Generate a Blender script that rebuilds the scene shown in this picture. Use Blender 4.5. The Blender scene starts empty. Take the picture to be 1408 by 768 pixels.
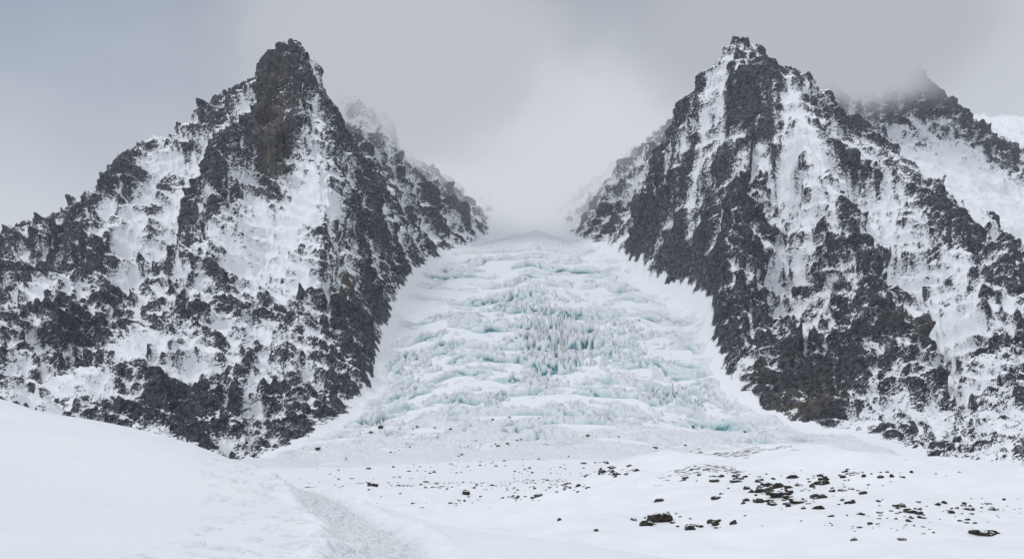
import bpy, math, numpy as np, time
T0=time.time()
F=1369.0; H=650.0; CX=704.0
def pix(px,py,Y): return ((px-CX)/F*Y, Y, (H-py)/F*Y)
f32=np.float32
# ---------------------------------------------------------------- noise
_ang=np.random.RandomState(5).rand(1024)*2*np.pi
_gx=np.cos(_ang).astype(f32); _gy=np.sin(_ang).astype(f32)
def _hash(xi,yi,seed):
    h=xi.astype(np.uint32)*np.uint32(374761393)+yi.astype(np.uint32)*np.uint32(668265263)+np.uint32((seed*2246822519)&0xffffffff)
    h=(h^(h>>np.uint32(13)))*np.uint32(1274126177)
    return ((h^(h>>np.uint32(16)))&np.uint32(1023)).astype(np.int32)
def perlin(x,y,seed=0):
    x=np.asarray(x,dtype=f32); y=np.asarray(y,dtype=f32)
    x0=np.floor(x); y0=np.floor(y); fx=x-x0; fy=y-y0
    xi=x0.astype(np.int64)&0xffffffff; yi=y0.astype(np.int64)&0xffffffff
    xj=(xi+1)&0xffffffff; yj=(yi+1)&0xffffffff
    def g(a,b,dx,dy):
        k=_hash(a,b,seed); return _gx[k]*dx+_gy[k]*dy
    u=fx*fx*fx*(fx*(fx*6-15)+10); v=fy*fy*fy*(fy*(fy*6-15)+10)
    a=g(xi,yi,fx,fy); b=g(xj,yi,fx-1,fy); c=g(xi,yj,fx,fy-1); d=g(xj,yj,fx-1,fy-1)
    return ((a+(b-a)*u)*(1-v)+(c+(d-c)*u)*v)*1.5
def fbm(x,y,oct=5,seed=0,gain=0.5):
    r=0;a=1.0;f=1.0
    for i in range(oct):
        r=r+a*perlin(x*f+17.3*i,y*f-9.1*i,seed+i); a*=gain; f*=2.03
    return r
def ridged(x,y,oct=6,seed=0,gain=0.55,w=1.8):
    r=0;a=1.0;f=1.0;wt=1.0
    for i in range(oct):
        s=(1-np.abs(perlin(x*f+31.7*i,y*f+11.9*i,seed+i)))**2
        s=s*wt; wt=np.clip(s*w,0,1); r=r+a*s; a*=gain; f*=2.1
    return r
def sstep(a,b,x):
    t=np.clip((x-a)/(b-a),0,1); return t*t*(3-2*t)
# ---------------------------------------------------------------- control lines
lines=[
 # left mountain
 [(390,64,2500),(368,76,2510),(350,100,2520),(335,124,2560),(300,138,2600),(260,165,2620),(200,205,2600),(150,236,2550),(98,296,2500),(74,280,2480),(0,332,2450),(-120,400,2400),(-350,460,2400)],
 [(390,64,2500),(408,120,2460),(428,200,2400),(455,270,2320),(478,330,2240),(488,400,2170),(492,450,2080),(486,505,1950),(455,550,1790),(385,597,1610),(340,626,1470)],
 [(390,64,2500),(426,82,2540),(442,128,2600),(475,190,2680),(515,250,2760),(560,308,2850),(612,345,2950)],
 [(350,100,2520),(318,185,2400),(285,260,2280),(262,340,2130),(235,440,1920),(180,520,1700),(140,578,1520)],
 [(290,165,2600),(270,210,2530),(248,290,2430),(222,390,2260),(120,480,2050),(60,540,1800)],
 [(150,238,2550),(110,330,2330),(60,420,2100),(0,500,1850),(-60,560,1600)],
 [(95,305,2530),(50,380,2360),(-30,470,2100)],
 [(-120,400,2400),(-180,500,2000),(-220,600,1500)],
 [(395,200,2440),(395,270,2370),(365,360,2220),(340,450,2040),(310,540,1780),(270,600,1520)],
 [(415,460,2010),(390,540,1790)],
 [(440,105,3400),(480,135,3350),(505,150,3300),(540,190,3350),(600,255,3450),(640,290,3500),(672,322,3550)],
 [(490,215,2950),(540,275,3020),(590,328,3080)],
 [(0,430,3000),(200,320,3150),(330,250,3150)],[(300,220,3600),(400,160,3500)],[(-400,520,3200)],
 # foot left / right
 [(672,324,3550),(650,336,3350),(612,347,2950),(572,368,2720),(548,405,2500),(526,455,2280),(518,490,2150),(506,535,1980),(470,575,1760),(350,632,1460)],
 [(785,325,3600),(835,337,3000),(875,364,2750),(905,387,2600),(950,393,2480),(976,415,2350),(982,470,2130),(1004,520,1950),(1054,565,1780),(1105,585,1690),(1190,597,1580),(1290,634,1300),(1400,668,850)],
 # right mountain
 [(1012,80,2500),(985,105,2530),(962,150,2570),(935,200,2620),(908,245,2690),(882,290,2810),(852,322,2950)],
 [(787,323,3580),(808,290,3550),(845,245,3500),(890,215,3450),(930,190,3400),(1000,140,3450)],
 [(860,312,3150),(888,270,3050),(925,225,2950)],
 [(1012,80,2500),(1035,100,2470),(1060,116,2440),(1092,137,2420),(1130,192,2400),(1200,230,2380),(1250,267,2350),(1290,274,2320),(1340,314,2280),(1408,364,2200),(1550,460,2100),(1800,560,2000)],
 [(1060,114,2440),(1035,190,2400),(1018,260,2340),(1002,330,2250),(1000,400,2150),(1010,470,2010),(1060,530,1830),(1118,562,1700)],
 [(1092,135,2420),(1110,220,2320),(1150,310,2180),(1200,380,2040),(1245,430,1920),(1225,510,1750),(1205,580,1600)],
 [(1065,230,2430),(1075,330,2310),(1090,420,2160),(1120,500,1950)],
 [(1250,265,2350),(1300,380,2100),(1360,470,1850),(1420,540,1600),(1480,600,1400)],
 [(1160,240,2390),(1200,310,2330),(1270,420,2100),(1300,500,1900),(1330,590,1560),(1365,640,1200)],
 [(1000,140,3450),(1050,92,3600),(1100,76,3600),(1150,82,3600),(1190,124,3650),(1240,88,3700),(1290,128,3700),(1340,174,3700),(1408,216,3700),(1600,300,3700)],
 [(1150,93,3600),(1180,160,3350),(1215,215,3000)],
 [(1240,98,3700),(1290,180,3400),(1350,240,3200)],
 [(1180,225,2800),(1230,240,2780),(1300,275,2700),(1408,345,2600),(1550,420,2500)],
 [(1150,215,2950),(1300,240,3050),(1408,285,3050)],
 [(1340,175,4500),(1408,165,4500),(1700,200,4500)],
 [(640,240,4500),(760,225,4600),(850,200,4500)],[(200,300,4500),(400,200,4500)],
 # glacier / valley floor
 [(735,306,3850),(738,318,3500),(740,328,3300),(740,347,3000),(737,395,2680),(735,450,2400),(742,505,2120),(732,560,1850),(705,605,1560),(700,637,1250),(680,655,1000)],
 [(690,330,3400),(660,350,3000),(630,385,2740),(600,420,2520),(577,462,2320),(565,495,2160),(552,538,1980),(515,582,1760),(450,622,1500)],
 [(640,440,2400),(640,500,2130),(610,560,1850),(560,610,1550)],
 [(790,335,3300),(825,358,2900),(858,388,2680),(895,415,2510),(930,445,2360),(935,485,2160),(950,532,1960),(1000,577,1770),(1100,610,1550),(1210,638,1250)],
 [(860,440,2410),(860,503,2120),(870,560,1850),(900,606,1550)],
]
pts=[]
for L in lines:
    P=[np.array(pix(*p)) for p in L]
    pts.append(P[0])
    for a,b in zip(P[:-1],P[1:]):
        n=max(1,int(round(np.linalg.norm((b-a)[:2])/50)))
        for k in range(1,n+1): pts.append(a+(b-a)*k/n)
for X in (-900,-500,-200,50,300,520):
    for Y in (500,800,1050): pts.append(np.array((X*Y/1000.,Y,-9.0+(Y-500)*0.004)))
for X,Y in ((-800,1350),(-1100,1300),(700,700),(900,900)): pts.append(np.array((X,Y,0.0)))
keep=[]
for p in pts:
    if all((p[0]-q[0])**2+(p[1]-q[1])**2>14**2 for q in keep): keep.append(p)
C=np.array(keep)
D=np.sqrt(((C[:,None,:2]-C[None,:,:2])**2).sum(-1)+1.0)
n=len(C); A=np.zeros((n+3,n+3)); A[:n,:n]=-D-np.eye(n)*0.5
Pm=np.c_[np.ones(n),C[:,:2]/1000]; A[:n,n:]=Pm; A[n:,:n]=Pm.T
W=np.linalg.solve(A,np.r_[C[:,2],0,0,0])
def rbf(x,y):
    sh=x.shape; x=x.ravel(); y=y.ravel(); out=np.empty(x.size)
    for s in range(0,x.size,20000):
        e=slice(s,s+20000)
        d=np.sqrt((x[e,None]-C[None,:,0])**2+(y[e,None]-C[None,:,1])**2+1.0)
        out[e]=-d@W[:n]+W[n]+W[n+1]*x[e]/1000+W[n+2]*y[e]/1000
    k=sstep(720,1050,y); out=out*k-8.7*(1-k)
    return out.reshape(sh)
def fan(t0,t1,nt,ys,off=0.0):
    t=np.linspace(t0,t1,nt); T,Y=np.meshgrid(t,ys); return T*(Y+off),Y
def upbase(X,Y,k=4):
    ny,nx=X.shape; r=np.unique(np.r_[np.arange(0,ny,k),ny-1]); c=np.unique(np.r_[np.arange(0,nx,k),nx-1])
    Z=rbf(X[np.ix_(r,c)],Y[np.ix_(r,c)])
    ci=np.arange(nx); j=np.clip(np.searchsorted(c,ci,side='right')-1,0,len(c)-2); w=(ci-c[j])/(c[j+1]-c[j])
    Z=Z[:,j]*(1-w)+Z[:,j+1]*w
    ri=np.arange(ny); i=np.clip(np.searchsorted(r,ri,side='right')-1,0,len(r)-2); w=((ri-r[i])/(r[i+1]-r[i]))[:,None]
    return Z[i]*(1-w)+Z[i+1]*w
# glacier outline (world)
footL=[l for l in lines if l[0]==(672,324,3550)][0]
footR=[l for l in lines if l[0]==(785,325,3600)][0]
poly=[pix(*p)[:2] for p in footL]+[(-560,1250),(-1200,1150),(-900,350),(900,350)]+[pix(*p)[:2] for p in footR[::-1]]+[(150,4000),(-60,4000)]
poly=np.array(poly)
def sdist(x,y):
    best=np.full(x.shape,1e18); inside=np.zeros(x.shape,bool)
    for (x1,y1),(x2,y2) in zip(poly,np.roll(poly,-1,0)):
        dx,dy=x2-x1,y2-y1; t=np.clip(((x-x1)*dx+(y-y1)*dy)/(dx*dx+dy*dy),0,1)
        best=np.minimum(best,(x-x1-t*dx)**2+(y-y1-t*dy)**2)
        c=((y1>y)!=(y2>y)); xi=(x2-x1)*(y-y1)/((y2-y1) if y2!=y1 else 1e-9)+x1
        inside^=(c&(x<xi))
    d=np.sqrt(best); return np.where(inside,-d,d)   # negative inside valley
def normals(X,Y,Z):
    P=np.stack([X,Y,Z],-1); du=np.gradient(P,axis=1); dv=np.gradient(P,axis=0)
    N=np.cross(du,dv); N/=np.linalg.norm(N,axis=-1,keepdims=True)+1e-12
    return N
def blur(Z,r):
    for ax in (0,1):
        pad=[(0,0),(0,0)]; pad[ax]=(r+1,r); c=np.cumsum(np.pad(Z,pad,mode='edge'),axis=ax)
        nn=Z.shape[ax]
        Z=(np.take(c,np.arange(2*r+1,2*r+1+nn),axis=ax)-np.take(c,np.arange(0,nn),axis=ax))/(2*r+1)
    return Z
def make_grid(name,X,Y,Z,attrs,mat,drop=None):
    ny,nx=X.shape; me=bpy.data.meshes.new(name)
    me.vertices.add(nx*ny); me.vertices.foreach_set('co',np.stack([X,Y,Z],-1).astype(f32).ravel())
    i=np.arange(nx*ny,dtype=np.int32).reshape(ny,nx)
    q=np.stack([i[:-1,:-1],i[:-1,1:],i[1:,1:],i[1:,:-1]],-1).reshape(-1,4)
    if drop is not None: q=q[~drop.ravel()[q].all(1)]
    nf=len(q); me.loops.add(nf*4); me.loops.foreach_set('vertex_index',q.ravel())
    me.polygons.add(nf); me.polygons.foreach_set('loop_start',np.arange(0,nf*4,4,dtype=np.int32))
    me.polygons.foreach_set('use_smooth',np.ones(nf,bool))
    me.update(calc_edges=True)
    for k,v in attrs.items():
        a=me.attributes.new(k,'FLOAT','POINT'); a.data.foreach_set('value',v.astype(f32).ravel())
    me.materials.append(mat); ob=bpy.data.objects.new(name,me); bpy.context.scene.collection.objects.link(ob); return ob
# ---------------------------------------------------------------- materials
class NT:
    def __init__(s,name):
        s.m=bpy.data.materials.new(name); s.m.use_nodes=True; s.t=s.m.node_tree; s.t.nodes.clear()
    def n(s,typ,**kw):
        nd=s.t.nodes.new(typ)
        for k,v in kw.items(): setattr(nd,k,v)
        return nd
    def l(s,a,b): s.t.links.new(a,b)
    def math(s,op,a,b=None,clamp=False):
        nd=s.n('ShaderNodeMath',operation=op,use_clamp=clamp)
        for i,v in enumerate((a,b)):
            if v is None: continue
            if isinstance(v,(int,float)): nd.inputs[i].default_value=v
            else: s.l(v,nd.inputs[i])
        return nd.outputs[0]
    def mr(s,v,a,b,c=0.,d=1.,smooth=True):
        nd=s.n('ShaderNodeMapRange'); nd.interpolation_type='SMOOTHSTEP' if smooth else 'LINEAR'
        s.l(v,nd.inputs[0])
        for i,x in enumerate((a,b,c,d)): nd.inputs[i+1].default_value=x
        return nd.outputs[0]
    def noise(s,scale,detail=4,rough=0.55,vec=None,st=(1,1,1),rot=(0,0,0)):
        if vec is None: vec=s.n('ShaderNodeTexCoord').outputs['Object']
        if any(rot):
            r0=s.n('ShaderNodeMapping'); r0.inputs['Rotation'].default_value=rot; s.l(vec,r0.inputs[0]); vec=r0.outputs[0]
        mp=s.n('ShaderNodeMapping'); mp.inputs['Scale'].default_value=st; s.l(vec,mp.inputs[0])
        nd=s.n('ShaderNodeTexNoise'); nd.inputs['Scale'].default_value=scale; nd.inputs['Detail'].default_value=detail; nd.inputs['Roughness'].default_value=rough
        s.l(mp.outputs[0],nd.inputs['Vector']); return nd.outputs[0]
    def mix(s,f,a,b):
        nd=s.n('ShaderNodeMix',data_type='RGBA')
        if isinstance(f,float): nd.inputs[0].default_value=f
        else: s.l(f,nd.inputs[0])
        for i,v in ((6,a),(7,b)):
            if isinstance(v,tuple): nd.inputs[i].default_value=(*v,1)
            else: s.l(v,nd.inputs[i])
        return nd.outputs[2]
    def attr(s,name): return s.n('ShaderNodeAttribute',attribute_name=name).outputs['Fac']
    def bump(s,h,dist,strength=1.0):
        nd=s.n('ShaderNodeBump'); nd.inputs['Distance'].default_value=dist; nd.inputs['Strength'].default_value=strength; s.l(h,nd.inputs['Height']); return nd.outputs[0]
    def out(s,col,rough,nrm,spec=0.2):
        b=s.n('ShaderNodeBsdfPrincipled'); s.l(col,b.inputs['Base Color']); b.inputs['Specular IOR Level'].default_value=spec
        if isinstance(rough,float): b.inputs['Roughness'].default_value=rough
        else: s.l(rough,b.inputs['Roughness'])
        if nrm is not None: s.l(nrm,b.inputs['Normal'])
        o=s.n('ShaderNodeOutputMaterial'); s.l(b.outputs[0],o.inputs[0]); return s.m
SNOW=(0.845,0.868,0.90)
def mountain_mat():
    m=NT('rock_and_snow')
    sc=m.attr('rock'); br=m.attr('brown')
    n1=m.noise(0.17,6,0.78,st=(0.8,0.8,2.0),rot=(0.0,0.45,0)); n2=m.noise(0.04,5,0.65,st=(1,1,1.8),rot=(0,0.45,0)); n3=m.noise(0.38,3,0.65,st=(1,1,0.5))
    v=m.math('ADD',sc,m.math('MULTIPLY',m.math('SUBTRACT',n1,0.5),1.15))
    v=m.math('ADD',v,m.math('MULTIPLY',m.math('SUBTRACT',n2,0.5),0.45))
    v=m.math('ADD',v,m.math('MULTIPLY',m.math('SUBTRACT',n3,0.5),0.45))
    fac=m.mr(v,0.48,0.525)
    rc=m.mix(m.mr(m.noise(0.10,7,0.8,st=(1,1,1.6),rot=(0,0.45,0)),0.38,0.66),(0.018,0.020,0.026),(0.18,0.19,0.21))
    rb=m.mix(m.mr(m.noise(0.10,6,0.8,st=(1,1,0.45)),0.36,0.64),(0.035,0.032,0.030),(0.25,0.205,0.16))
    rc=m.mix(br,rc,rb)
    col=m.mix(fac,SNOW,rc)
    hb=m.math('ADD',m.math('MULTIPLY',m.noise(0.15,8,0.75,st=(1,1,1.5)),m.math('ADD',m.math('MULTIPLY',fac,0.9),0.10)),m.math('MULTIPLY',fac,-0.08))
    return m.out(col,m.mr(fac,0,1,0.65,0.9),m.bump(hb,9.0,1.0))
def glacier_mat():
    m=NT('glacier_ice')
    ice=m.attr('ice')
    v=m.math('ADD',ice,m.math('MULTIPLY',m.math('SUBTRACT',m.noise(0.12,6,0.7),0.5),0.5))
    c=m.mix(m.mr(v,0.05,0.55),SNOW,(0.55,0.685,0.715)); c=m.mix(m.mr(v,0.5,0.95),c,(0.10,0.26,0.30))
    k=m.math('ADD',m.attr('rock'),m.math('MULTIPLY',m.math('SUBTRACT',m.noise(0.35,4,0.7),0.5),1.0))
    c=m.mix(m.mr(k,0.47,0.55),c,(0.05,0.05,0.055))
    return m.out(c,0.5,m.bump(m.noise(0.2,7,0.7),3.5,0.9),0.3)
def ground_mat():
    m=NT('snow_ground')
    tr=m.attr('track'); rk=m.attr('rock')
    v=m.math('ADD',rk,m.math('MULTIPLY',m.math('SUBTRACT',m.noise(0.9,6,0.7),0.5),0.9))
    fac=m.mr(v,0.5,0.56)
    rc=m.mix(m.mr(m.noise(1.5,5,0.7),0.35,0.65),(0.02,0.02,0.02),(0.09,0.085,0.065))
    sn=m.mix(m.mr(m.noise(0.25,4,0.5),0.3,0.7),(0.82,0.845,0.88),(0.86,0.878,0.90))
    col=m.mix(fac,sn,rc)
    h=m.math('MULTIPLY',m.noise(3.0,5,0.6,st=(1,.5,1)),0.25)
    h=m.math('ADD',h,m.math('MULTIPLY',m.noise(5.0,4,0.6),m.math('MULTIPLY',tr,1.5)))
    h=m.math('ADD',h,m.math('MULTIPLY',m.noise(40.0,2,0.5),0.02))
    return m.out(col,0.6,m.bump(h,0.16,0.9))
def boulder_mat():
    m=NT('boulder_rock')
    g=m.n('ShaderNodeNewGeometry'); sp=m.n('ShaderNodeSeparateXYZ'); m.l(g.outputs['Normal'],sp.inputs[0])
    v=m.math('ADD',sp.outputs[2],m.math('MULTIPLY',m.math('SUBTRACT',m.noise(1.3,5,0.65),0.5),1.0))
    fac=m.mr(v,0.80,0.92)
    rc=m.mix(m.mr(m.noise(2.0,6,0.7),0.35,0.65),(0.015,0.015,0.016),(0.085,0.075,0.06))
    return m.out(m.mix(fac,rc,SNOW),0.85,m.bump(m.noise(2.5,6,0.7),0.25,0.9))
MM=mountain_mat(); GM=glacier_mat(); GR=ground_mat(); BM=boulder_mat()
# ---------------------------------------------------------------- mountains
# (px,py,Y,radius,amount) : where wind leaves snow (-) or strips it (+)
BIAS=[(425,290,2340,100,-.28),(380,370,2220,130,-.24),(450,300,2300,60,-.15),(320,450,2050,140,-.1),(255,230,2480,60,-.35),(240,310,2390,60,-.35),(225,380,2270,60,-.25),(150,400,2250,120,-.02),
 (385,100,2480,80,.18),(365,150,2450,70,.30),(385,190,2410,60,.22),(320,190,2420,60,.18),(485,400,2160,60,.25),(500,370,2330,90,.25),(488,470,2030,70,.25),(530,330,2600,120,.12),(260,560,1650,140,.1),(400,570,1680,120,.14),(460,520,1880,90,.18),(130,440,2050,90,.2),(290,280,2290,60,.2),(160,260,2500,70,.2),
 (510,230,3000,60,-.4),(560,300,3030,60,-.4),(60,330,2450,120,.1),(110,530,1750,100,-.35),(170,330,2420,60,-.12),(100,360,2300,70,.15),(200,250,2520,70,-.05),
 (440,470,2000,80,-.1),(300,500,1850,80,-.15),
 (1030,180,2400,80,.1),(1005,290,2320,80,.28),(900,320,2800,100,.22),(940,300,2550,90,.22),(1010,420,2120,90,.22),(1120,400,2080,120,.04),(1080,540,1790,120,.26),(1150,470,1900,80,.12),(1180,235,2380,50,.25),(1070,150,2430,60,.25),(960,180,2560,90,-.15),(980,130,2540,50,-.05),(1030,110,2480,50,.15),
 (1200,320,2310,100,-.35),(1130,280,2330,60,-.15),(1290,470,1950,100,-.32),(1340,600,1500,170,-.32),(1270,400,2080,80,-.2),(1350,360,2230,90,.1),(1300,300,2300,60,.2),(1240,450,1900,70,.3),(1090,270,2380,60,-.3),(1080,350,2270,60,-.2),
 (1300,265,2800,240,-.8),(1400,310,2750,260,-.8),(1190,220,2850,150,-.6),(1340,230,3150,230,-.4),(1180,170,3350,70,-.2),(1100,110,3550,180,.2),(1150,120,3500,120,.15),(1250,130,3600,160,.25),(1340,190,3650,150,.25),(1400,200,4500,700,-.4),(1280,600,1500,100,.12),(1380,620,1300,150,.1),(870,320,3100,80,-.1)]
BROWN=[(372,150,2455,38,.9),(376,190,2420,34,.9),(485,340,2220,35,.9),(490,370,2190,35,.9),(1110,552,1740,50,.9),(1050,500,1900,40,.5),(1070,170,2420,35,.4),(1245,440,1900,35,.5)]
CALM=[(390,66,2500,90,.3),(350,110,2530,70,.3),(1012,80,2500,110,.4),(1060,114,2440,80,.3),(1092,135,2420,80,.3)]
def mtn(name,t0,t1,nt):
    ys=np.r_[np.arange(640,1350,12),np.arange(1350,3000,2.8),np.arange(3000,3800,5.0),np.arange(3800,4900,14)]
    X,Y=fan(t0,t1,nt,ys)
    B=upbase(X,Y); sd=sdist(X,Y)
    V=Y+1.1*B      # unrolled coordinate so that steep faces get full-frequency detail
    wx=X+40*perlin(X/160,V/160,91)+14*perlin(X/50,V/50,92); wy=V+40*perlin(X/160,V/160,93)+14*perlin(X/50,V/50,94)
    Bs=blur(B,6); NB=normals(X,Y,Bs); NB*=np.sign(NB[...,2:3])
    g=NB[...,:2]; gl=np.linalg.norm(g,axis=-1,keepdims=True)+1e-3; gd=g/gl
    amp=sstep(-15,90,sd)*sstep(900,1500,Y)
    amp2=sstep(-5,30,sd)*sstep(900,1400,Y)
    reg=(sd>20)&(Y<2900)&(Y>1450)
    snowb=np.zeros_like(X)
    for px,py,y,r,a in BIAS:
        p=pix(px,py,y); d2=((X-p[0])**2+(Y-p[1])**2)/r**2; snowb+=a*np.exp(-d2)
    rough=np.clip(1+snowb*1.2,0.45,1.15)
    for px,py,y,r,a in CALM:
        p=pix(px,py,y); rough*=1-a*np.exp(-((X-p[0])**2+(Y-p[1])**2)/r**2)
    # ribs and gullies running down the fall line
    st1=0;st2=0
    for k in range(13):
        o=(k-6)*9.0; ax=X+gd[...,0]*o+6*perlin(X/30,V/30,510); ay=Y+gd[...,1]*o
        st1=st1+perlin(ax/13,ay/13,500)
        if k%2==0:
            o=(k-6)*28.0; st2=st2+perlin((X+gd[...,0]*o+20*perlin(X/90,V/90,511))/55,(Y+gd[...,1]*o)/55,501)
    st1/=st1[reg].std(); st2/=st2[reg].std()
    R=ridged(wx/240,wy/240,6,seed=11,gain=0.5); R=R-R[reg].mean()-0.15
    R2=ridged(wx/70,wy/70,4,seed=41,gain=0.52); R2-=R2[reg].mean()
    d=amp*rough*(R*40+st2*8)+amp2*rough*(R2*10+st1*1.5)
    # tilted rock ledges
    q=B+d+0.45*X+0.1*Y+30*fbm(X/140,V/140,3,seed=70)
    for per,am in ((42.,0.7),(15.,0.5)):
        ph=q/per; fr=ph-np.floor(ph); step=sstep(0.25,0.75,fr)-fr
        mod=np.clip(0.45+1.6*perlin(X/100,V/100,int(per)),0,1)
        d+=amp2*rough*step*per*am*mod
    d+=amp2*rough*0.8*fbm(X/10,V/10,2,seed=77)
    wn=0.75
    Xd=X+NB[...,0]*d*wn; Yd=Y+NB[...,1]*d*wn; Z=B+d*(NB[...,2]*wn+(1-wn))
    if t0<0: Xd[:,-1]=X[:,-1]; Yd[:,-1]=Y[:,-1]
    else: Xd[:,0]=X[:,0]; Yd[:,0]=Y[:,0]
    N=normals(Xd,Yd,Z); nz=np.abs(N[...,2])
    slope=1-nz
    conc=(blur(d,8)-d)  # >0 hollows keep snow
    s=slope-0.5*blur(blur(slope,18),18)
    z=(s-s[reg].mean())/s[reg].std(); cz=conc/conc[reg].std()
    score=0.39+0.145*np.tanh(z/1.5)*1.4-0.055*np.clip(cz,-2,2)+0.035*st1+0.07*st2+snowb*0.75+0.17*fbm(X/170,V/170,3,seed=120)
    score+=0.12*np.exp(-(np.clip(sd,0,1e9)/35)**2)*(Y<2900)
    score=np.where(Y>3900,score-0.3,score)
    score=0.5+np.where(score>0.5,0.23*np.tanh((score-0.5)/0.23),0.30*np.tanh((score-.5)/.30))
    edge=sd+9*fbm(X/40,V/40,4,seed=131)
    score=score*sstep(-4,9,edge+4*(Y>1700))*sstep(1000,1250,Y+400*(X>350)+0.3*sd)
    mo=0.18*sstep(1700,1300,Y)*sstep(20,-40,sd)*(0.5+sstep(-.2,.5,fbm(X/60,Y/110,3,seed=150)))
    score=np.maximum(score,mo)
    br=np.zeros_like(X)
    for px,py,y,r,a in BROWN:
        p=pix(px,py,y); br+=a*np.exp(-((X-p[0])**2+(Y-p[1])**2)/r**2)
    br=np.clip(br*1.0*(0.7+1.2*perlin(X/25,V/25,140)),0,0.85)+0.04*np.clip(perlin(X/110,V/110,141),0,1)
    make_grid(name,Xd,Yd,Z,{'rock':score,'brown':np.clip(br,0,1)},MM)
TS=(740-CX)/F
mtn('mountain',-0.72,TS,760)
mtn('mountain',TS,0.72,720)
print('mountains',time.time()-T0)
# ---------------------------------------------------------------- glacier
ys=np.r_[np.arange(1180,1700,3.0),np.arange(1700,2900,2.2),np.arange(2900,3600,4.)]
X,Y=fan(-0.30,0.44,780,ys); B=upbase(X,Y); sd=sdist(X,Y)
e=sd+14*fbm(X/70,Y/70,3,seed=7)
inside=sstep(8,-30,e)
def blob(px,py,y,rx,ry):
    p=pix(px,py,y); return np.exp(-((X-p[0])/rx)**2-((Y-p[1])/ry)**2)
wc=np.clip(blob(760,480,2250,85,230)+0.45*blob(730,420,2550,150,180)+.5*blob(830,470,2250,120,150)+.6*blob(940,560,1880,120,80)+.5*blob(560,500,2150,90,120)+.4*blob(650,560,1850,130,80),0,1.2)
fade=fbm(X/110,Y/110,4,seed=3)
wmid=np.clip(sstep(1440,1880,Y+260*fade)*sstep(3120,3000,Y)+.2*sstep(1350,1550,Y)*sstep(3120,3000,Y),0,1)*sstep(0,-60,e)
yy=Y+0.0012*(X-60)**2+55*fbm(X/200,Y/150,3,seed=5)
cre=(1-np.abs(perlin(X/170,yy/26,21)))**5
cre2=(1-np.abs(perlin(X/60+5,yy/12,22)))**4
wxx=X+14*fbm(X/35,Y/35,2,seed=8); wyy=Y+14*fbm(X/35,Y/35,2,seed=9)
ser=ridged(wxx/22,wyy/52,5,seed=31,gain=0.6,w=1.6)
blk=ridged(wxx/28,wyy/17,5,seed=33,gain=0.63,w=2)
patch=sstep(-0.25,0.35,fbm(X/100,Y/80,3,seed=55))
def stairs(per,seed,a=.35,b=.65):
    s_=yy/per+0.45*perlin(X/170,Y/170,seed); fr=s_-np.floor(s_); return (sstep(a,b,fr)-fr)
smod=sstep(-.4,.2,fbm(X/150,Y/80,2,seed=58))
s1=stairs(115.,71); s2=stairs(38.,72)
upper=sstep(2300,2600,Y)
Z=B+4*inside
Z+=wmid*(-(15+4*upper)*cre*(0.65+0.35*patch)-6*cre2*(.4+.6*patch)+(blk-1.1)*(7-3*upper)*(0.12+0.88*patch)+36*s1*smod+14*s2*(.4+.6*smod))
Z+=wc*wmid*(ser-1.1)*28
Z+=inside*6*fbm(X/90,Y/90,3,seed=60)*sstep(0,-60,e)+sstep(-20,-60,e)*sstep(1300,1500,Y)*3.0*(ridged(X/16,Y/16,4,seed=61)-1)
Z-=30*(1-inside)+30*sstep(1320,1190,Y)+20*sstep(3450,3600,Y)
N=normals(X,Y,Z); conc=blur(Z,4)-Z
ice=(0.085*conc+0.75*np.clip(1-np.abs(N[...,2])-0.15,0,1)+0.48*cre+.2*cre2)*wmid*0.75+0.45*np.clip(wc,0,1)*wmid*np.clip(conc*0.12+0.1,0,1)+2.5*blob(755,480,2260,55,190)*np.clip(conc*0.14+.09,0,1)+0.11*wmid  # blue ice colour, with crevasse and hollow shade painted into it
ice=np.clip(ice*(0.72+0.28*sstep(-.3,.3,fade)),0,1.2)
dk=np.zeros_like(X)
for p_ in ((676,445),(598,478),(740,352),(716,360),(880,450),(690,372)):
    yv=np.interp(p_[1],[345,450,505,560],[3000,2400,2120,1850]); p=pix(p_[0],p_[1],yv); dk+=0.9*np.exp(-((X-p[0])/6)**2-((Y-p[1])/8)**2)
dk=np.maximum(dk,0.27*sstep(1850,1450,Y+0.25*np.abs(X))*(0.4+sstep(-.2,.5,fbm(X/60,Y/110,3,seed=150))))
make_grid('glacier',X,Y,Z,{'ice':ice,'rock':dk},GM,drop=(e>16))
print('glacier',time.time()-T0)
# ---------------------------------------------------------------- foreground ground
npnts=np.array([(-30.9,60,4.55),(-14.9,45,1.3),(-8,36,-.3),(-4.0,30,-.9),(0,22,-1.35),(2.06,17,-1.45),
 (0,0,-1.7),(-6.2,12,-.95),(-12,12,0.0),(-30,30,3.6),(-45,60,6.5),(-25,45,3.0),(-60,30,7),(-2.6,17,-1.35),(-8,22,-.6),(-5,26,-.85),
 (-25,95,-1),(-45,95,2),(-8,62,-6),(0,46,-6.5),(6,34,-5.5),(10,24,-4.2),(8,12,-2.6),(20,10,-5),(15,30,-7),(-14,62,-3.5),
 (0,-20,-1.5),(-25,-15,2),(20,-20,-4),(40,20,-9),(30,60,-12),(0,90,-14),(-70,95,5),(-80,0,8)],float)
def tps(r): return np.where(r>1e-6,r*r*np.log(np.maximum(r,1e-6)),0)
n2=len(npnts); Dn=np.sqrt(((npnts[:,None,:2]-npnts[None,:,:2])**2).sum(-1)); An=np.zeros((n2+3,n2+3)); An[:n2,:n2]=tps(Dn)+np.eye(n2)*2
Pn=np.c_[np.ones(n2),npnts[:,:2]]; An[:n2,n2:]=Pn; An[n2:,:n2]=Pn.T; Wn=np.linalg.solve(An,np.r_[npnts[:,2],0,0,0])
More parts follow.
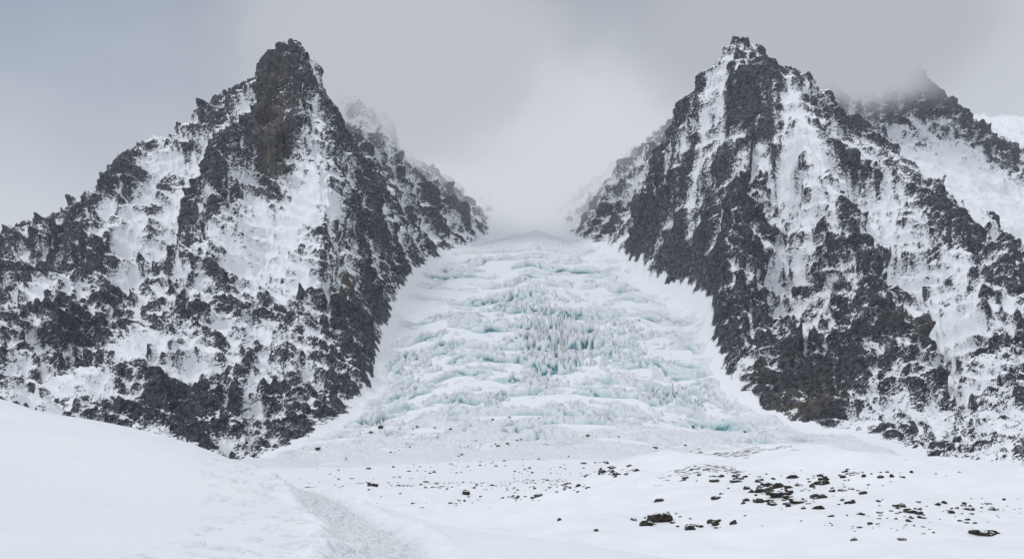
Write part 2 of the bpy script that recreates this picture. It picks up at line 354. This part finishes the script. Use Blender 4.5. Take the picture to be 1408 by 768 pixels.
def ground_h(x,y,fine=True):
    xc=np.clip(x,-90,50); yc=np.clip(y,-25,110)
    Nn=Wn[n2]+Wn[n2+1]*xc+Wn[n2+2]*yc
    for k in range(n2): Nn=Nn+Wn[k]*tps(np.sqrt((xc-npnts[k,0])**2+(yc-npnts[k,1])**2))
    Nn=Nn-25*sstep(75,140,y)-8*sstep(20,60,x)
    dx=x-38; wx=np.where(dx<0,np.exp(-(dx/30)**2),np.exp(-(np.abs(dx)/88)**4)); dy=y-220; wy=np.where(dy<0,np.exp(-(dy/105)**2),np.exp(-(dy/55)**2))
    M=-8.7+13.3*wx*wy
    M=M+2.0*fbm(x/36,y/44,4,seed=200)*sstep(30,90,y)*(1-sstep(600,800,y))+0.15*fbm(x/6,y/7,3,seed=210)
    M=M+1.8*np.exp(-((x-26)/16)**2-((y-66)/14)**2)
    M=M-30*sstep(740,950,y)
    d=(Nn-M)/0.5; G=M+0.5*np.logaddexp(0,np.clip(d,-40,40)); G=np.where(d>40,Nn,G)
    G=G+0.05*fbm(x/5,y/9,3,seed=220)+0.25*perlin(x/14,y/18,225)*sstep(10,30,np.hypot(x,y))
    return G
path=np.array([(-1.0,8),(-1.8,14),(-2.3,18),(-2.9,21),(-4.0,25),(-5.4,29),(-6.9,33),(-9,38)],float)
def pdist(x,y):
    b=np.full(x.shape,1e9)
    for (x1,y1),(x2,y2) in zip(path[:-1],path[1:]):
        dx,dy=x2-x1,y2-y1; t=np.clip(((x-x1)*dx+(y-y1)*dy)/(dx*dx+dy*dy),0,1); b=np.minimum(b,np.hypot(x-x1-t*dx,y-y1-t*dy))
    return b
ysg=np.r_[4*1.0042**np.arange(0,1265)-14, np.geomspace(810,14000,45)]
X,Y=fan(-0.95,0.95,900,ysg,14.0)
Z=ground_h(X,Y)
pd=pdist(X,Y); tr=sstep(1.0,0.55,pd+0.3*fbm(X/1.2,Y/1.5,3,seed=300))
side=0.8*sstep(1.9,1.2,np.abs(pdist(X+2.0,Y+0.3)))*sstep(0.0,0.35,fbm(X/0.8,Y/1.2,3,seed=305))
side*=np.clip(1-tr,0,1)
ft=np.clip(-perlin(X/0.22,Y/0.42,310),0,1)+0.6*np.clip(-perlin(X/0.13,Y/0.2,311),0,1)
near=(Y<60)
Z=Z-near*(tr*(0.2+0.2*ft)+side*0.2*ft)
Z+=near*0.10*np.exp(-((pd-1.15)/0.22)**2)*(0.6+fbm(X/0.7,Y/0.7,2,seed=312))
hill=np.where(X-38<0,np.exp(-((X-38)/34)**2),np.exp(-(np.abs(X-38)/88)**4))*np.exp(-((Y-190)/95)**2)
pn=fbm(X/16,Y/22,4,seed=400)
rk=0.48*sstep(0.15,0.6,pn)*hill*1.25*(Y<330)*(Y>60)
mor=sstep(150,350,Y)*sstep(0.0,0.7,fbm(X/22,Y/60,4,seed=410))*0.41
make_grid('snow_ground',X,Y,Z,{'track':np.clip(tr+side*0.6,0,1)*near,'rock':np.clip(rk+mor,0,.50)},GR)
print('ground',time.time()-T0)
# ---------------------------------------------------------------- boulders
import bmesh
def ico(sub):
    bm=bmesh.new(); bmesh.ops.create_icosphere(bm,subdivisions=sub,radius=1); v=np.array([q.co[:] for q in bm.verts]); bm.verts.index_update()
    f=np.array([[q.index for q in ff.verts] for ff in bm.faces]); bm.free(); return v,f
ICO={k:ico(k) for k in (1,2,3)}
rng=np.random.RandomState(3)
VV=[];FF=[];off=0
def boulder(x,y,z,sx,sy,sz,k):
    global off
    v,f=ICO[k]; v=v.copy()
    # random planar cuts give angular rock facets
    for _ in range(9 if k>1 else 5):
        nrm=rng.normal(size=3); nrm/=np.linalg.norm(nrm); d=rng.uniform(0.45,0.85); s=v@nrm; v-=np.outer(np.clip(s-d,0,None),nrm)
    v*=1+0.12*rng.normal(size=(len(v),1))*(0.5 if k==3 else 1)
    a=rng.rand()*6.28; v=v*np.array([sx,sy,sz])
    v=np.c_[v[:,0]*math.cos(a*.1)-v[:,1]*math.sin(a*.1),v[:,0]*math.sin(a*.1)+v[:,1]*math.cos(a*.1),v[:,2]]
    VV.append(v+np.array([x,y,z])); FF.append(f+off); off+=len(v)
Ys=np.concatenate([np.arange(12,120,0.5),np.arange(120,700,2.0)])
def hit(px,py):
    x=(px-CX)/F*Ys; r=(H-py)/F*Ys; g=ground_h(x,Ys); k=np.where(g>=r)[0]
    if len(k)==0: return None
    k=k[0]; return x[k],Ys[k],g[k]
def put(px,py,wpx,hpx,k=3):
    h=hit(px,py)
    if h is None: return
    x,y,z=h; w=wpx/F*y/2; hh=hpx/F*y
    boulder(x,y,z+hh*0.1,w,w*rng.uniform(.7,1.1),hh*0.8,k)
def cluster(px,py,w,h,nn,s0,s1):
    for _ in range(nn):
        a=rng.normal(size=2)*0.45; s=s0+(s1-s0)*rng.rand()**2; put(px+a[0]*w,py+a[1]*h,s,s*rng.uniform(.25,.5),2)
for a in [(905,716,40,20),(890,722,24,9),(948,728,18,10),(1352,733,44,8),(512,668,18,9),(640,680,13,8),(553,643,10,6),(740,683,14,6),(985,722,16,8),(905,692,16,7),(1125,700,20,7),(1240,742,14,4),(1268,712,14,5),(1050,676,34,8),(1075,682,40,8),(1100,690,34,8),(1060,668,30,7),(1125,683,24,6),(1255,705,22,6),(1235,695,20,5),(1130,668,24,6),(1010,662,22,5),(1175,742,16,5),(1330,700,20,5),(820,730,9,4),(770,715,8,4)]:
    put(*a)
cluster(905,714,45,10,14,5,16); cluster(1075,676,95,14,50,4,20); cluster(1105,690,90,9,30,4,16); cluster(975,720,50,8,14,4,15)
cluster(1240,702,110,14,40,4,15); cluster(1130,665,120,10,34,3,13); cluster(840,650,50,8,40,3,12); cluster(780,670,40,6,24,3,10); cluster(720,686,40,5,16,3,9)
cluster(1220,722,170,12,34,3,9); cluster(1000,657,110,8,40,3,12); cluster(1350,700,80,16,36,3,12); cluster(1180,652,120,5,26,3,9)
cluster(570,655,110,12,60,2,7); cluster(680,665,150,14,70,2,7); cluster(620,690,110,14,34,2,6)
# moraine debris in front of the glacier
nb=1500
yb=rng.uniform(550,1750,nb); tb=rng.normal(0.0,0.11,nb)-0.02; xb=tb*yb
zb=rbf(xb,yb); zg=ground_h(xb,yb)
for x,y,z,g in zip(xb,yb,zb,zg):
    z=max(z+ (2.5 if y>1300 else 0.0),g); s=rng.gamma(1.4,0.0010)*y*0.6+0.2
    if perlin(np.array([x/90]),np.array([y/90]),9)[0]<-0.05: continue
    boulder(x,y,z+s*0.1,s,s,s*0.6,1)
V=np.concatenate(VV); Fc=np.concatenate(FF)
me=bpy.data.meshes.new('boulders'); me.from_pydata(V.tolist(),[],Fc.tolist()); me.materials.append(BM)
bpy.context.scene.collection.objects.link(bpy.data.objects.new('moraine_boulders',me))
# ---------------------------------------------------------------- clouds
def cloud_mat(name,dens,col,nscale,lo=0.35,hi=0.7):
    m=NT(name); tc=m.n('ShaderNodeTexCoord')
    ln=m.n('ShaderNodeVectorMath',operation='LENGTH'); m.l(tc.outputs['Object'],ln.inputs[0])
    nz=m.noise(nscale,5,0.6,vec=m.n('ShaderNodeNewGeometry').outputs['Position'])
    r=m.math('ADD',ln.outputs['Value'],m.math('MULTIPLY',m.math('SUBTRACT',nz,0.5),1.5))
    fall=m.mr(r,0.95,0.0); fall=m.math('MULTIPLY',fall,m.mr(ln.outputs['Value'],0.99,0.3))
    d=m.math('MULTIPLY',m.math('MULTIPLY',fall,m.mr(nz,lo-0.15,hi,0.35,1.0)),dens)
    ab=m.n('ShaderNodeVolumeAbsorption'); ab.inputs['Color'].default_value=(0,0,0,1); m.l(d,ab.inputs['Density'])
    em=m.n('ShaderNodeEmission'); em.inputs['Color'].default_value=(*col,1); m.l(d,em.inputs['Strength'])  # emission stands in for daylight scattered inside the cloud
    ad=m.n('ShaderNodeAddShader'); m.l(ab.outputs[0],ad.inputs[0]); m.l(em.outputs[0],ad.inputs[1])
    o=m.n('ShaderNodeOutputMaterial'); m.l(ad.outputs[0],o.inputs['Volume']); m.m.cycles.volume_step_rate=0.4
    return m.m
def cloud(px,py,y,rx,ry,rz,dens,col,ns=0.0035):
    bm=bmesh.new(); bmesh.ops.create_icosphere(bm,subdivisions=4,radius=1.0); me=bpy.data.meshes.new('cloud'); bm.to_mesh(me); bm.free()
    me.materials.append(cloud_mat('cloud_vapour_glow',dens,col,ns)); ob=bpy.data.objects.new('cloud',me); ob.location=pix(px,py,y); ob.scale=(rx,ry,rz)
    bpy.context.scene.collection.objects.link(ob)
cloud(730,262,4120,1200,1150,760,0.013,(0.65,0.675,0.715))
cloud(540,80,3350,800,700,500,0.030,(0.51,0.535,0.578),0.005)
cloud(1115,48,3380,760,640,380,0.050,(0.46,0.48,0.523),0.005)
# thin valley haze, self-glowing
bm=bmesh.new(); bmesh.ops.create_cube(bm,size=1.0); me=bpy.data.meshes.new('haze'); bm.to_mesh(me); bm.free()
m=NT('haze_air_glow'); ab=m.n('ShaderNodeVolumeAbsorption'); ab.inputs['Color'].default_value=(0,0,0,1); ab.inputs['Density'].default_value=2.4e-5
em=m.n('ShaderNodeEmission'); em.inputs['Color'].default_value=(0.54,0.62,0.73,1); em.inputs['Strength'].default_value=2.4e-5  # even glow put in for daylight scattered by the air
ad=m.n('ShaderNodeAddShader'); m.l(ab.outputs[0],ad.inputs[0]); m.l(em.outputs[0],ad.inputs[1]); o=m.n('ShaderNodeOutputMaterial'); m.l(ad.outputs[0],o.inputs['Volume'])
me.materials.append(m.m); ob=bpy.data.objects.new('haze',me); ob.location=(0,3300,1000); ob.scale=(9000,5400,2300); bpy.context.scene.collection.objects.link(ob)
# ---------------------------------------------------------------- world, sun, camera
w=bpy.data.worlds.new('World'); bpy.context.scene.world=w; w.use_nodes=True; t=w.node_tree; t.nodes.clear()
class WN(NT):
    def __init__(s,t): s.t=t
m=WN(t)
tc=m.n('ShaderNodeTexCoord'); sp=m.n('ShaderNodeSeparateXYZ'); m.l(tc.outputs['Generated'],sp.inputs[0])
nz=m.noise(2.2,5,0.5,vec=tc.outputs['Generated'],st=(1,1,1.8))
el=m.math('ADD',sp.outputs[2],m.math('MULTIPLY',m.math('SUBTRACT',nz,0.5),0.25))
top=m.mix(m.mr(sp.outputs[0],-0.5,0.0),(0.22,0.28,0.41),(0.40,0.425,0.475))
top=m.mix(m.mr(sp.outputs[0],0.3,0.5),top,(0.60,0.62,0.66))
c=m.mix(m.mr(el,0.19,0.48),(0.66,0.69,0.735),top)
c=m.mix(m.mr(sp.outputs[2],0.5,0.85),c,(0.93,0.97,1.03))
sky=m.n('ShaderNodeTexSky'); sky.sky_type='NISHITA'; sky.sun_disc=False; sky.sun_elevation=math.radians(46); sky.sun_rotation=math.radians(232)
b1=m.n('ShaderNodeBackground'); m.l(sky.outputs[0],b1.inputs[0]); b1.inputs[1].default_value=0.05
b2=m.n('ShaderNodeBackground'); m.l(c,b2.inputs[0]); b2.inputs[1].default_value=0.97
mx=m.n('ShaderNodeMixShader'); mx.inputs[0].default_value=0.95; m.l(b1.outputs[0],mx.inputs[1]); m.l(b2.outputs[0],mx.inputs[2])
o=m.n('ShaderNodeOutputWorld'); m.l(mx.outputs[0],o.inputs[0])
L=bpy.data.lights.new('sun','SUN'); L.energy=1.05; L.angle=math.radians(16); L.color=(1,0.98,0.96)
so=bpy.data.objects.new('sun',L); bpy.context.scene.collection.objects.link(so)
az=math.radians(232); elv=math.radians(46)
from mathutils import Vector
dirv=Vector((math.sin(az)*math.cos(elv),math.cos(az)*math.cos(elv),math.sin(elv)))
so.rotation_euler=dirv.to_track_quat('Z','Y').to_euler()
cam=bpy.data.cameras.new('camera'); co=bpy.data.objects.new('camera',cam); bpy.context.scene.collection.objects.link(co)
co.rotation_euler=(math.radians(90),0,0); cam.sensor_width=36; cam.lens=36*F/1408; cam.shift_y=(H-384)/1408; cam.clip_start=0.3; cam.clip_end=20000
bpy.context.scene.camera=co
sc=bpy.context.scene; sc.view_settings.view_transform='Standard'; sc.view_settings.look='None'; sc.view_settings.exposure=0
print('done',time.time()-T0)
